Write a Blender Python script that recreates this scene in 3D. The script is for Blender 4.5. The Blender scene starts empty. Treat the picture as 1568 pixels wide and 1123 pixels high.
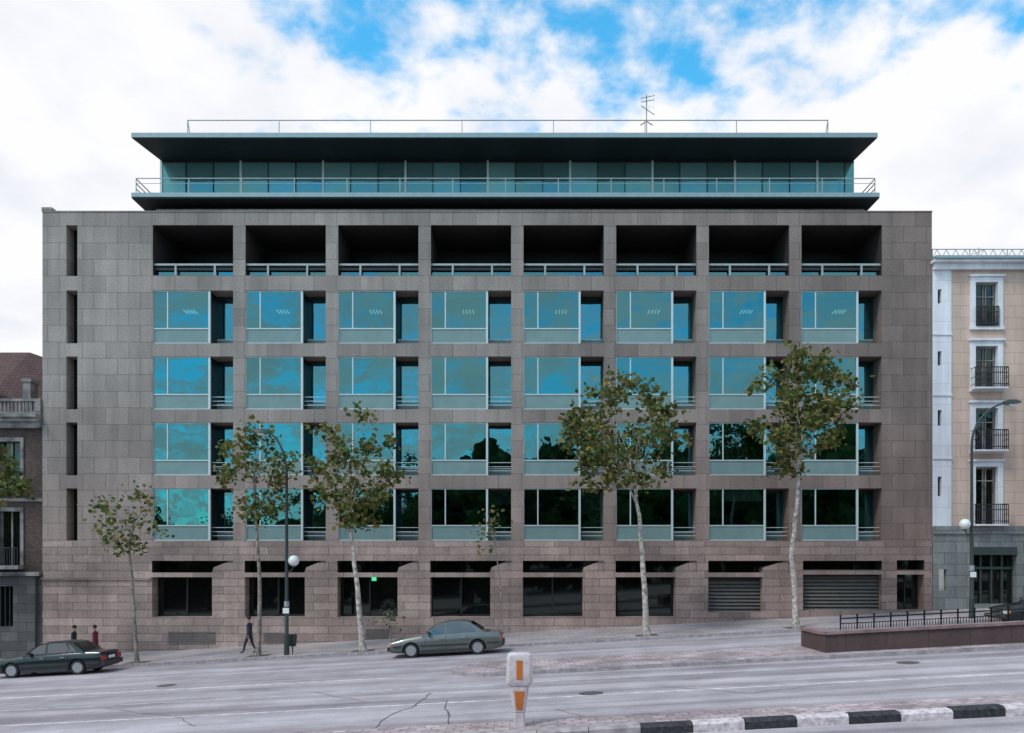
import bpy, bmesh, math, random
import numpy as np
from mathutils import Vector, Matrix
random.seed(7); np.random.seed(7)
S = bpy.context.scene
F=1238.0; EYE=3.4; HY=870.0; VX=805.0; D0=43.0
def wx(px,D=D0): return (px-VX)/F*D
def wz(py,D=D0): return EYE+(HY-py)/F*D
SL=0.052
def gz(x): return SL*max(-70,min(70,x))

# ------------------------------------------------------------ materials
def newmat(name):
    m=bpy.data.materials.new(name); m.use_nodes=True
    nt=m.node_tree; nt.nodes.clear()
    out=nt.nodes.new('ShaderNodeOutputMaterial')
    return m,nt,out
def N(nt,t,**k):
    n=nt.nodes.new(t)
    for a,b in k.items(): setattr(n,a,b)
    return n
def L(nt,a,b): nt.links.new(a,b)
def ramp(nt,stops):
    r=N(nt,'ShaderNodeValToRGB'); e=r.color_ramp.elements
    while len(e)<len(stops): e.new(0.5)
    for i,(p,c) in enumerate(stops):
        e[i].position=p; e[i].color=(c[0],c[1],c[2],1)
    return r
def mixc(nt,fac,a,b,mode='MIX'):
    m=N(nt,'ShaderNodeMix',data_type='RGBA',blend_type=mode)
    for s,v in ((m.inputs[0],fac),(m.inputs[6],a),(m.inputs[7],b)):
        if isinstance(v,bpy.types.NodeSocket): L(nt,v,s)
        elif isinstance(v,(int,float)): s.default_value=v
        else: s.default_value=(v[0],v[1],v[2],1)
    return m.outputs[2]
def simple(name,col,rough=0.6,metal=0.0,var=0.15,scale=3.0,bump=0.0,coat=0.0):
    m,nt,out=newmat(name)
    b=N(nt,'ShaderNodeBsdfPrincipled'); b.inputs['Roughness'].default_value=rough; b.inputs['Metallic'].default_value=metal
    if coat: b.inputs['Coat Weight'].default_value=coat
    tc=N(nt,'ShaderNodeTexCoord'); no=N(nt,'ShaderNodeTexNoise'); no.inputs['Scale'].default_value=scale; no.inputs['Detail'].default_value=6
    L(nt,tc.outputs['Object'],no.inputs['Vector'])
    r=ramp(nt,[(0.3,[c*(1-var) for c in col]),(0.7,[min(1,c*(1+var)) for c in col])])
    L(nt,no.outputs['Fac'],r.inputs[0]); L(nt,r.outputs[0],b.inputs['Base Color'])
    if bump:
        bp=N(nt,'ShaderNodeBump'); bp.inputs['Strength'].default_value=bump; bp.inputs['Distance'].default_value=0.02
        L(nt,no.outputs['Fac'],bp.inputs['Height']); L(nt,bp.outputs[0],b.inputs['Normal'])
    L(nt,b.outputs[0],out.inputs[0]); return m
def stone(name,c1,c2,mortar,bw,bh,ms=0.008,shift=(0,0),warm=None,offset=0.5,stain=0.35,speck=0.12):
    m,nt,out=newmat(name)
    b=N(nt,'ShaderNodeBsdfPrincipled'); b.inputs['Roughness'].default_value=0.75
    tc=N(nt,'ShaderNodeTexCoord'); sp=N(nt,'ShaderNodeSeparateXYZ'); L(nt,tc.outputs['Object'],sp.inputs[0])
    # use x+y so that faces turned sideways also get joints
    ad=N(nt,'ShaderNodeMath',operation='ADD'); L(nt,sp.outputs[0],ad.inputs[0]); L(nt,sp.outputs[1],ad.inputs[1])
    cb=N(nt,'ShaderNodeCombineXYZ')
    a1=N(nt,'ShaderNodeMath',operation='ADD'); a1.inputs[1].default_value=shift[0]-D0; L(nt,ad.outputs[0],a1.inputs[0])
    a2=N(nt,'ShaderNodeMath',operation='ADD'); a2.inputs[1].default_value=shift[1]; L(nt,sp.outputs[2],a2.inputs[0])
    L(nt,a1.outputs[0],cb.inputs[0]); L(nt,a2.outputs[0],cb.inputs[1])
    br=N(nt,'ShaderNodeTexBrick'); br.offset=offset; br.squash=1.0
    for k,v in (('Scale',1.0),('Mortar Size',ms),('Mortar Smooth',0.3),('Bias',0.0),('Brick Width',bw),('Row Height',bh)): br.inputs[k].default_value=v
    br.inputs['Color1'].default_value=(*c1,1); br.inputs['Color2'].default_value=(*c2,1); br.inputs['Mortar'].default_value=(*mortar,1)
    L(nt,cb.outputs[0],br.inputs['Vector'])
    n1=N(nt,'ShaderNodeTexNoise'); n1.inputs['Scale'].default_value=0.16; n1.inputs['Detail'].default_value=7; n1.inputs['Roughness'].default_value=0.62
    L(nt,tc.outputs['Object'],n1.inputs['Vector'])
    r1=ramp(nt,[(0.3,(1-stain,)*3),(0.7,(1+stain*0.3,)*3)]); L(nt,n1.outputs['Fac'],r1.inputs[0])
    col=mixc(nt,1.0,br.outputs['Color'],r1.outputs[0],'MULTIPLY')
    mp=N(nt,'ShaderNodeMapping'); mp.inputs['Scale'].default_value=(2.2,2.2,0.18); L(nt,tc.outputs['Object'],mp.inputs[0])
    n3=N(nt,'ShaderNodeTexNoise'); n3.inputs['Scale'].default_value=1.0; n3.inputs['Detail'].default_value=5; L(nt,mp.outputs[0],n3.inputs['Vector'])
    r3=ramp(nt,[(0.35,(0.86,)*3),(0.65,(1.05,)*3)]); L(nt,n3.outputs['Fac'],r3.inputs[0])
    col=mixc(nt,1.0,col,r3.outputs[0],'MULTIPLY')
    n2=N(nt,'ShaderNodeTexNoise'); n2.inputs['Scale'].default_value=14; n2.inputs['Detail'].default_value=4; L(nt,tc.outputs['Object'],n2.inputs['Vector'])
    r2=ramp(nt,[(0.35,(1-speck,)*3),(0.65,(1+speck,)*3)]); L(nt,n2.outputs['Fac'],r2.inputs[0])
    col=mixc(nt,1.0,col,r2.outputs[0],'MULTIPLY')
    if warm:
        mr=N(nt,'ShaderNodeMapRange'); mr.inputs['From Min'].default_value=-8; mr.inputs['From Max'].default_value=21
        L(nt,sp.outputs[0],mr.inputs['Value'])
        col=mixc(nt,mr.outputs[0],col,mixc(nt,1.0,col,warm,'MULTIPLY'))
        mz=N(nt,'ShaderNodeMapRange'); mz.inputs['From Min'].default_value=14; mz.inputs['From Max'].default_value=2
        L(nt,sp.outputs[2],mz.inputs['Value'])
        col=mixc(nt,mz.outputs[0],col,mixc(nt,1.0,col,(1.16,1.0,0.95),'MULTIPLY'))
    L(nt,col,b.inputs['Base Color'])
    bp=N(nt,'ShaderNodeBump'); bp.inputs['Strength'].default_value=0.4; bp.inputs['Distance'].default_value=0.01; bp.invert=True
    L(nt,br.outputs['Fac'],bp.inputs['Height']); L(nt,bp.outputs[0],b.inputs['Normal'])
    L(nt,b.outputs[0],out.inputs[0]); return m
def glass(name,gl,tr,fac,rough=0.015,wob=0.03,diff=None,dfac=0):
    m,nt,out=newmat(name)
    g=N(nt,'ShaderNodeBsdfGlossy'); g.inputs['Color'].default_value=(*gl,1); g.inputs['Roughness'].default_value=rough
    t=N(nt,'ShaderNodeBsdfTransparent'); t.inputs['Color'].default_value=(*tr,1)
    tc=N(nt,'ShaderNodeTexCoord'); no=N(nt,'ShaderNodeTexNoise'); no.inputs['Scale'].default_value=0.7; no.inputs['Detail'].default_value=2
    L(nt,tc.outputs['Object'],no.inputs['Vector'])
    bp=N(nt,'ShaderNodeBump'); bp.inputs['Strength'].default_value=wob; bp.inputs['Distance'].default_value=0.3
    L(nt,no.outputs['Fac'],bp.inputs['Height']); L(nt,bp.outputs[0],g.inputs['Normal'])
    mx=N(nt,'ShaderNodeMixShader'); mx.inputs[0].default_value=fac
    L(nt,t.outputs[0],mx.inputs[1]); L(nt,g.outputs[0],mx.inputs[2])
    o_=mx.outputs[0]
    if diff:
        d=N(nt,'ShaderNodeBsdfDiffuse')
        ge=N(nt,'ShaderNodeNewGeometry'); rr=ramp(nt,[(0.0,[c*.35 for c in diff]),(1.0,diff)]); L(nt,ge.outputs['Random Per Island'],rr.inputs[0]); L(nt,rr.outputs[0],d.inputs[0])
        m2=N(nt,'ShaderNodeMixShader'); m2.inputs[0].default_value=dfac; L(nt,o_,m2.inputs[1]); L(nt,d.outputs[0],m2.inputs[2]); o_=m2.outputs[0]
    L(nt,o_,out.inputs[0]); return m
def darkglass(name,col,base):
    m,nt,out=newmat(name)
    g=N(nt,'ShaderNodeBsdfGlossy'); g.inputs['Color'].default_value=(*col,1); g.inputs['Roughness'].default_value=.03
    d=N(nt,'ShaderNodeBsdfDiffuse'); d.inputs[0].default_value=(*base,1)
    a=N(nt,'ShaderNodeAddShader'); L(nt,g.outputs[0],a.inputs[0]); L(nt,d.outputs[0],a.inputs[1]); L(nt,a.outputs[0],out.inputs[0]); return m
def emis(name,col,st):
    m,nt,out=newmat(name); e=N(nt,'ShaderNodeEmission'); e.inputs[0].default_value=(*col,1); e.inputs[1].default_value=st
    L(nt,e.outputs[0],out.inputs[0]); return m
def leafmat(name,stops,trans=0.25):
    m,nt,out=newmat(name)
    ge=N(nt,'ShaderNodeNewGeometry'); r=ramp(nt,stops); L(nt,ge.outputs['Random Per Island'],r.inputs[0])
    d=N(nt,'ShaderNodeBsdfDiffuse'); t=N(nt,'ShaderNodeBsdfTranslucent'); L(nt,r.outputs[0],d.inputs[0]); L(nt,r.outputs[0],t.inputs[0])
    mx=N(nt,'ShaderNodeMixShader'); mx.inputs[0].default_value=trans
    L(nt,d.outputs[0],mx.inputs[1]); L(nt,t.outputs[0],mx.inputs[2]); L(nt,mx.outputs[0],out.inputs[0]); return m
def groundmat(name,c1,c2,scale=0.35,fine=30,rough=0.85,streak=True,tile=None):
    m,nt,out=newmat(name)
    b=N(nt,'ShaderNodeBsdfPrincipled'); b.inputs['Roughness'].default_value=rough
    tc=N(nt,'ShaderNodeTexCoord')
    mp=N(nt,'ShaderNodeMapping'); mp.inputs['Scale'].default_value=(0.09,3.0,1) if streak else (1,1,1); L(nt,tc.outputs['Object'],mp.inputs[0])
    n=N(nt,'ShaderNodeTexNoise'); n.inputs['Scale'].default_value=scale; n.inputs['Detail'].default_value=8; n.inputs['Roughness'].default_value=0.6; L(nt,mp.outputs[0],n.inputs['Vector'])
    r=ramp(nt,[(0.36,c1),(0.64,c2)]); L(nt,n.outputs['Fac'],r.inputs[0])
    n2=N(nt,'ShaderNodeTexNoise'); n2.inputs['Scale'].default_value=fine; n2.inputs['Detail'].default_value=4; L(nt,tc.outputs['Object'],n2.inputs['Vector'])
    r2=ramp(nt,[(0.3,(0.78,)*3),(0.7,(1.15,)*3)]); L(nt,n2.outputs['Fac'],r2.inputs[0])
    col=mixc(nt,1.0,r.outputs[0],r2.outputs[0],'MULTIPLY')
    n4=N(nt,'ShaderNodeTexNoise'); n4.inputs['Scale'].default_value=0.55; n4.inputs['Detail'].default_value=8; n4.inputs['Roughness'].default_value=.65; L(nt,tc.outputs['Object'],n4.inputs['Vector'])
    r4=ramp(nt,[(0.35,(0.78,)*3),(0.62,(1.08,)*3)]); L(nt,n4.outputs['Fac'],r4.inputs[0])
    col=mixc(nt,1.0,col,r4.outputs[0],'MULTIPLY')
    if tile:
        br=N(nt,'ShaderNodeTexBrick')
        for k,v in (('Scale',1.0),('Mortar Size',tile[2]),('Brick Width',tile[0]),('Row Height',tile[1])): br.inputs[k].default_value=v
        br.inputs['Color1'].default_value=(1,1,1,1); br.inputs['Color2'].default_value=(tile[3],)*3+(1,); br.inputs['Mortar'].default_value=(0.55,0.52,0.52,1)
        L(nt,tc.outputs['Object'],br.inputs['Vector'])
        col=mixc(nt,1.0,col,br.outputs['Color'],'MULTIPLY')
    L(nt,col,b.inputs['Base Color'])
    bp=N(nt,'ShaderNodeBump'); bp.inputs['Strength'].default_value=0.3; bp.inputs['Distance'].default_value=0.01
    L(nt,n2.outputs['Fac'],bp.inputs['Height']); L(nt,bp.outputs[0],b.inputs['Normal'])
    L(nt,b.outputs[0],out.inputs[0]); return m

M={}
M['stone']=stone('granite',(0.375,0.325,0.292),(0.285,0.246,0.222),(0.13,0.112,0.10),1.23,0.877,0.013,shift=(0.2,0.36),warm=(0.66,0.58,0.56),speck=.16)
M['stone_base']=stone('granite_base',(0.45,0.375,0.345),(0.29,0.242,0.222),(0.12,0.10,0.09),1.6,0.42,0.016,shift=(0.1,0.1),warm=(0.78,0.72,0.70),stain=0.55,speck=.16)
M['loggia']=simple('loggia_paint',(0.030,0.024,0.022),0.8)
M['glass']=glass('teal_glass',(0.115,0.31,0.335),(0.30,0.46,0.44),0.66)
M['glass2']=glass('teal_glass_recess',(0.11,0.34,0.40),(0.30,0.46,0.46),0.66)
M['glassd']=darkglass('dark_glass',(0.05,0.06,0.055),(0.006,0.006,0.006))
M['glassp']=glass('penthouse_glass',(0.13,0.46,0.51),(0.35,0.65,0.65),0.55,diff=(0.30,0.58,0.60),dfac=0.42)
M['spandrel']=simple('spandrel_glass',(0.175,0.265,0.255),0.25,0,0.08,1.5)
M['alu']=simple('aluminium',(0.55,0.60,0.59),0.4,0.2,0.05)
M['darkmetal']=simple('dark_metal',(0.015,0.016,0.016),0.5)
M['fascia']=simple('zinc_fascia',(0.26,0.35,0.365),0.4,0.3,0.08)
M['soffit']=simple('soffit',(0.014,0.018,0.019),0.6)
M['roof']=simple('roof_gravel',(0.18,0.18,0.17),0.9)
M['interior']=simple('interior',(0.10,0.11,0.10),0.9,0,0.3,0.8)
M['lightint']=simple('pale_ceiling',(0.55,0.56,0.54),0.9,0,0.1,0.8)
M['blind']=simple('window_blind',(0.50,0.52,0.48),0.9,0,0.06,2)
M['lightstrip']=emis('fluorescent',(0.8,1.0,0.9),1.6)
M['louvre']=simple('louvre',(0.15,0.13,0.115),0.6)
M['rail']=simple('rail_grey',(0.33,0.37,0.37),0.5,0.2)
M['white']=simple('white_paint',(0.72,0.74,0.74),0.6,0,0.06,2)
M['black']=simple('black_iron',(0.015,0.015,0.016),0.5)
M['lamp_green']=simple('lamp_post_paint',(0.03,0.045,0.04),0.45)
M['globe']=simple('opal_globe',(0.8,0.8,0.77),0.2,0,0.02)
M['cream']=stone('cream_blocks',(0.66,0.475,0.385),(0.60,0.43,0.345),(0.42,0.30,0.24),1.45,0.62,0.016,stain=0.16,speck=0.05)
M['whitestone']=stone('white_quoins',(0.78,0.77,0.80),(0.74,0.73,0.76),(0.5,0.5,0.52),3,1.1,0.01,stain=0.18,speck=0.04)
M['greybase']=stone('grey_base',(0.26,0.265,0.25),(0.19,0.195,0.185),(0.08,0.08,0.08),1.2,0.6,0.015,stain=0.45)
M['brick']=stone('old_brick',(0.13,0.072,0.058),(0.080,0.045,0.038),(0.10,0.08,0.07),0.26,0.08,0.008,stain=0.8,speck=.35)
M['tile']=stone('roof_tiles',(0.11,0.045,0.04),(0.07,0.03,0.027),(0.03,0.015,0.015),0.3,0.2,0.02,stain=0.5)
M['oldstone']=simple('old_stone',(0.20,0.185,0.175),0.8,0,0.65,1.6,0.4)
M['oldbase']=stone('old_base',(0.18,0.17,0.165),(0.11,0.105,0.10),(0.05,0.05,0.05),0.9,0.5,0.015,stain=0.7)
M['road']=groundmat('asphalt',(0.265,0.230,0.245),(0.50,0.45,0.475))
M['ground']=groundmat('earth',(0.16,0.15,0.13),(0.22,0.21,0.18),streak=False)
M['pave']=groundmat('pavement',(0.34,0.29,0.29),(0.48,0.42,0.42),streak=False,tile=(0.6,0.4,0.012,0.85))
M['cobble']=groundmat('pink_paving',(0.36,0.275,0.275),(0.66,0.55,0.56),streak=False,scale=.6,fine=7,tile=(0.34,0.22,0.02,0.65))
M['kerb']=simple('kerb_granite',(0.34,0.30,0.30),0.8,0,0.3,5,0.3)
M['line']=simple('road_paint',(0.66,0.62,0.64),0.7,0,0.35,3.5)
M['crack']=simple('crack_sealant',(0.12,0.105,0.11),0.9)
M['soil']=simple('tree_pit_soil',(0.10,0.075,0.06),0.95,0,0.4,9,.5)
M['kblack']=simple('kerb_black',(0.03,0.03,0.033),0.7,0,0.8,11,0.4)
M['kwhite']=simple('kerb_white',(0.58,0.51,0.52),0.7,0,0.4,9,0.4)
M['parapet']=stone('ramp_wall_stone',(0.12,0.075,0.07),(0.10,0.062,0.058),(0.05,0.03,0.03),1.4,2,0.01,stain=0.5)
M['copings']=simple('coping',(0.24,0.16,0.155),0.8,0,0.3,3)
M['bark']=simple('plane_bark',(0.24,0.195,0.17),0.9,0,0.6,7,0.5)
M['bark_pale']=simple('plane_bark_pale',(0.42,0.365,0.32),0.9,0,0.65,6,0.5)
M['leaf']=leafmat('plane_leaves',[(0.0,(0.045,0.075,0.025)),(0.45,(0.12,0.155,0.05)),(0.8,(0.22,0.215,0.07)),(1.0,(0.34,0.21,0.09))],.35)
M['leafdark']=leafmat('dark_leaves',[(0.0,(0.02,0.04,0.018)),(0.6,(0.05,0.085,0.03)),(1.0,(0.14,0.16,0.06))],0.15)
M['orange']=simple('orange_reflector',(0.58,0.17,0.03),0.35,0,0.15)
M['bollard']=simple('bollard_plastic',(0.60,0.53,0.53),0.5,0,0.22,6,.1)
M['tyre']=simple('tyre',(0.015,0.015,0.015),0.8)
M['rim']=simple('wheel_rim',(0.45,0.46,0.47),0.3,0.7)
M['carglass']=glass('car_glass',(0.36,0.38,0.39),(0.25,0.28,0.27),0.4,0.02,0)
M['chrome']=simple('chrome',(0.6,0.6,0.6),0.15,0.9)
M['carlight']=simple('lamp_lens',(0.6,0.6,0.55),0.15)
M['redlight']=simple('tail_lens',(0.35,0.02,0.02),0.2)
M['carplastic']=simple('car_plastic',(0.03,0.033,0.033),0.5)
M['signgreen']=emis('exit_sign_green',(0.1,0.9,0.4),1.0)

# ------------------------------------------------------------ builders
def link(o,parent=None):
    S.collection.objects.link(o)
    if parent: o.parent=parent
    return o
def group(name,loc=(0,0,0),rot=(0,0,0)):
    e=bpy.data.objects.new(name,None); e.location=loc; e.rotation_euler=rot; e.empty_display_size=0.3
    return link(e)
class MB:
    def __init__(s): s.v=[]; s.f=[]; s.m=[]
    def face(s,pts,mi=0):
        n=len(s.v); s.v+= [tuple(p) for p in pts]; s.f.append(tuple(range(n,n+len(pts)))); s.m.append(mi)
    def box(s,x0,x1,y0,y1,z0,z1,mi=0):
        if x0>x1:x0,x1=x1,x0
        if y0>y1:y0,y1=y1,y0
        if z0>z1:z0,z1=z1,z0
        n=len(s.v)
        s.v+=[(x0,y0,z0),(x1,y0,z0),(x1,y1,z0),(x0,y1,z0),(x0,y0,z1),(x1,y0,z1),(x1,y1,z1),(x0,y1,z1)]
        for q in ((3,2,1,0),(4,5,6,7),(0,1,5,4),(1,2,6,5),(2,3,7,6),(3,0,4,7)):
            s.f.append(tuple(n+i for i in q)); s.m.append(mi)
    def prism(s,poly,z0,z1,mi=0,axis='z',mtop=None):
        def P(a,b,c):
            return (a,b,c) if axis=='z' else ((a,c,b) if axis=='y' else (c,a,b))
        n=len(s.v); k=len(poly)
        s.v+=[P(a,b,z0) for a,b in poly]+[P(a,b,z1) for a,b in poly]
        s.f.append(tuple(range(n+k-1,n-1,-1))); s.m.append(mi if mtop is None else mtop)
        s.f.append(tuple(range(n+k,n+2*k))); s.m.append(mi)
        for i in range(k):
            j=(i+1)%k; s.f.append((n+i,n+j,n+k+j,n+k+i)); s.m.append(mi)
    def tube(s,pts,rad,seg=6,mi=0,cap=True):
        pts=[Vector(p) for p in pts]; n0=len(s.v); k=len(pts)
        if not hasattr(rad,'__len__'): rad=[rad]*k
        up=Vector((0.13,0.31,0.94))
        for i,p in enumerate(pts):
            t=(pts[min(i+1,k-1)]-pts[max(i-1,0)]).normalized()
            a=t.cross(up)
            if a.length<0.05: a=t.cross(Vector((1,0,0)))
            a.normalize(); b=t.cross(a)
            for q in range(seg):
                an=2*math.pi*q/seg
                s.v.append(tuple(p+(a*math.cos(an)+b*math.sin(an))*rad[i]))
        for i in range(k-1):
            for q in range(seg):
                r=(q+1)%seg
                s.f.append((n0+i*seg+q,n0+i*seg+r,n0+(i+1)*seg+r,n0+(i+1)*seg+q)); s.m.append(mi)
        if cap:
            s.f.append(tuple(n0+q for q in range(seg))); s.m.append(mi)
            s.f.append(tuple(n0+(k-1)*seg+q for q in reversed(range(seg)))); s.m.append(mi)
    def loft(s,rings,mi=0,caps=True):
        n0=len(s.v); k=len(rings[0])
        for r in rings: s.v+=[tuple(p) for p in r]
        for i in range(len(rings)-1):
            for q in range(k):
                r=(q+1)%k
                s.f.append((n0+i*k+q,n0+i*k+r,n0+(i+1)*k+r,n0+(i+1)*k+q)); s.m.append(mi)
        if caps:
            s.f.append(tuple(n0+q for q in reversed(range(k)))); s.m.append(mi)
            s.f.append(tuple(n0+(len(rings)-1)*k+q for q in range(k))); s.m.append(mi)
    def sphere(s,c,r,mi=0,u=14,v=9,sc=(1,1,1)):
        rings=[]
        for i in range(1,v):
            th=math.pi*i/v
            rings.append([(c[0]+r*sc[0]*math.sin(th)*math.cos(2*math.pi*q/u),c[1]+r*sc[1]*math.sin(th)*math.sin(2*math.pi*q/u),c[2]-r*sc[2]*math.cos(th)) for q in range(u)])
        s.loft(rings,mi)
    def build(s,name,mats,parent=None,smooth=False,angle=35,bevel=0,fix=False):
        me=bpy.data.meshes.new(name); me.from_pydata(s.v,[],s.f)
        for m in mats: me.materials.append(m)
        me.polygons.foreach_set('material_index',s.m)
        if fix:
            bm=bmesh.new(); bm.from_mesh(me); bmesh.ops.recalc_face_normals(bm,faces=bm.faces); bm.to_mesh(me); bm.free()
        if smooth:
            me.polygons.foreach_set('use_smooth',[True]*len(me.polygons))
            try: me.set_sharp_from_angle(angle=math.radians(angle))
            except Exception: pass
        me.update()
        o=bpy.data.objects.new(name,me); link(o,parent)
        if bevel:
            b=o.modifiers.new('bevel','BEVEL'); b.width=bevel; b.segments=2; b.limit_method='ANGLE'
        return o
def perf(mb,x0,x1,z0,z1,y,ops,mi=0,mr=None):
    xs=sorted(set([x0,x1]+[v for o in ops for v in o[:2]])); zs=sorted(set([z0,z1]+[v for o in ops for v in o[2:4]]))
    for i in range(len(xs)-1):
        for j in range(len(zs)-1):
            cx=(xs[i]+xs[i+1])/2; cz=(zs[j]+zs[j+1])/2
            if any(o[0]<cx<o[1] and o[2]<cz<o[3] for o in ops): continue
            mb.face([(xs[i],y,zs[j]),(xs[i+1],y,zs[j]),(xs[i+1],y,zs[j+1]),(xs[i],y,zs[j+1])],mi)
    for o in ops:
        a,b,c,d,r=o[:5]; m=mi if len(o)<6 else o[5]
        mb.face([(a,y,c),(a,y,d),(a,y+r,d),(a,y+r,c)],m)
        mb.face([(b,y,d),(b,y,c),(b,y+r,c),(b,y+r,d)],m)
        mb.face([(a,y,d),(b,y,d),(b,y+r,d),(a,y+r,d)],m)
        mb.face([(a,y,c),(a,y+r,c),(b,y+r,c),(b,y,c)],m)

# ------------------------------------------------------------ ground, road
XS=[-1500,-70,70,1500]
def strip(name,y0,y1,dz,mat,xs=None):
    mb=MB(); xs=xs or XS
    for a,b in zip(xs[:-1],xs[1:]):
        mb.face([(a,y0,gz(a)+dz),(b,y0,gz(b)+dz),(b,y1,gz(b)+dz),(a,y1,gz(a)+dz)])
    return mb.build(name,[mat])
def slab(name,x0,x1,y0,y1,ztop,zbot,mat,parent=None,seg=None):
    mb=MB()
    pts=[x0]+[v for v in (-70,70) if x0<v<x1]+[x1]
    for a,b in zip(pts[:-1],pts[1:]):
        mb.loft([[(a,y0,gz(a)+zbot),(a,y1,gz(a)+zbot),(a,y1,gz(a)+ztop),(a,y0,gz(a)+ztop)],[(b,y0,gz(b)+zbot),(b,y1,gz(b)+zbot),(b,y1,gz(b)+ztop),(b,y0,gz(b)+ztop)]])
    return mb.build(name,[mat],parent,bevel=0)
strip('ground',-1500,1500,-0.16,M['ground'])
strip('road',-8,36.4,-0.13,M['road'],[-400,-70,70,400])
slab('pavement',-400,400,36.55,43.6,0.0,-0.3,M['pave'])
slab('kerb',-400,400,36.4,36.548,0.004,-0.3,M['kerb'])
# markings
mb=MB()
def mark(x0,x1,y0,y1):
    z=-0.126
    mb.face([(x0,y0,gz(x0)+z),(x1,y0,gz(x1)+z),(x1,y1,gz(x1)+z),(x0,y1,gz(x0)+z)])
mark(-69,-4.5,27.6,27.75)
mark(-69,69,21.75,21.87)
mark(-6,69,24.9,24.98)
mark(-69,-1,24.6,24.68)
mb.build('road_markings',[M['line']])
# cracks
mb=MB()
def crack(pts,w=0.03):
    P=[]
    for (a,b) in zip(pts[:-1],pts[1:]):
        n=6
        for i in range(n):
            t=i/n; P.append((a[0]+(b[0]-a[0])*t+random.uniform(-.06,.06),a[1]+(b[1]-a[1])*t+random.uniform(-.08,.08)))
    P.append(pts[-1])
    for a,b in zip(P[:-1],P[1:]):
        ww=w*random.uniform(0.5,1.3)
        d=Vector((b[0]-a[0],b[1]-a[1])); 
        if d.length<1e-4: continue
        d.normalize(); n=Vector((-d.y,d.x))*ww/2
        z=-0.1245
        mb.face([(a[0]-n.x,a[1]-n.y,gz(a[0]-n.x)+z),(b[0]-n.x,b[1]-n.y,gz(b[0]-n.x)+z),(b[0]+n.x,b[1]+n.y,gz(b[0]+n.x)+z),(a[0]+n.x,a[1]+n.y,gz(a[0]+n.x)+z)])
def gp(px,py):
    k=(px-VX)/F; D=F*(EYE+0.13)/((py-HY)+F*SL*k); return (k*D,D)
crack([gp(570,1118),gp(600,1095),gp(640,1078),gp(660,1062)],0.045)
crack([gp(640,1078),gp(682,1074),gp(688,1112)],0.045)
crack([gp(682,1074),gp(760,1071)],0.03)
crack([gp(160,1085),gp(280,1100),gp(300,1112)],0.03)
crack([gp(1000,1050),gp(1150,1062),gp(1290,1046)],0.025)
crack([gp(-40,1085),gp(60,1075)],0.03)
crack([gp(360,1056),gp(480,1060),(gp(560,1075))],0.02)
crack([gp(130,1092),gp(330,1068)],0.02); crack([gp(850,1085),gp(900,1100),gp(1010,1092)],0.02); crack([gp(1330,1060),gp(1480,1050)],0.02)
mb.build('road_cracks',[M['crack']])
# manhole covers
for (px,py) in ((255,1050),(905,1062),(1390,1015)):
    x,y=gp(px,py); b=MB(); b.v=[(x+.34*math.cos(q*math.pi/10),y+.34*math.sin(q*math.pi/10),gz(x+.34*math.cos(q*math.pi/10))-.124) for q in range(20)]; b.f=[tuple(range(20))]; b.m=[0]
    b.build('manhole_cover',[simple('cast_iron',(.12,.11,.11),.6,.3,.4,20)])

# traffic island (rear)
IX0=-2.6
def islandpoly(y0,y1,x0,x1,r,inset=0):
    pts=[]
    for i in range(9):
        a=math.pi/2+math.pi*i/8
        pts.append((x0+r+(r-inset)*math.cos(a)*1.0,(y0+y1)/2+((y1-y0)/2-inset)*math.sin(a)))
    pts+= [(x1-inset,y0+inset),(x1-inset,y1-inset)]
    return pts
def slopedprism(name,poly,zt,zb,mats,top=0,side=1,parent=None):
    b=MB(); n=len(poly)
    b.v=[(x,y,gz(x)+zb) for x,y in poly]+[(x,y,gz(x)+zt) for x,y in poly]
    b.f.append(tuple(range(n,2*n))); b.m.append(top)
    for i in range(n):
        j=(i+1)%n; b.f.append((i,j,n+j,n+i)); b.m.append(side)
    return b.build(name,mats,parent,fix=True)
isl=group('traffic_island')
slopedprism('kerb_ring',islandpoly(26.7,30.1,IX0,69,1.6),0.0,-0.3,[M['kerb'],M['kerb']],parent=isl)
slopedprism('paving',islandpoly(26.7,30.1,IX0,69,1.6,0.16),0.006,-0.1,[M['cobble'],M['cobble']],parent=isl)
# near median with striped kerb
med=group('median')
slopedprism('median_paving',[(-69,16.75),(69,16.75),(69,17.9),(-69,17.9)],0.03,-0.3,[M['cobble'],M['kerb']],parent=med)
rng=random.Random(3)
pitch=1.06; base=wx(980,16.65)
k0=int((-50-base)/pitch)
km=MB()
for k in range(k0,60):
    a=base+k*pitch; b_=a+pitch-0.015
    striped = k>=0 or k<-14
    mi=(0 if k%2==0 else 1) if striped else 2
    dz=rng.uniform(-0.012,0.015); dy=rng.uniform(-0.02,0.02)
    km.loft([[(a,16.45+dy,gz(a)-0.3),(a,16.74,gz(a)-0.3),(a,16.74,gz(a)+0.07+dz),(a,16.53+dy,gz(a)+0.07+dz),(a,16.46+dy,gz(a)+0.02+dz)],
             [(b_,16.45+dy,gz(b_)-0.3),(b_,16.74,gz(b_)-0.3),(b_,16.74,gz(b_)+0.07+dz),(b_,16.53+dy,gz(b_)+0.07+dz),(b_,16.46+dy,gz(b_)+.02+dz)]],mi)
km.build('striped_kerb',[M['kblack'],M['kwhite'],M['kerb']],med,fix=True)

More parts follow.
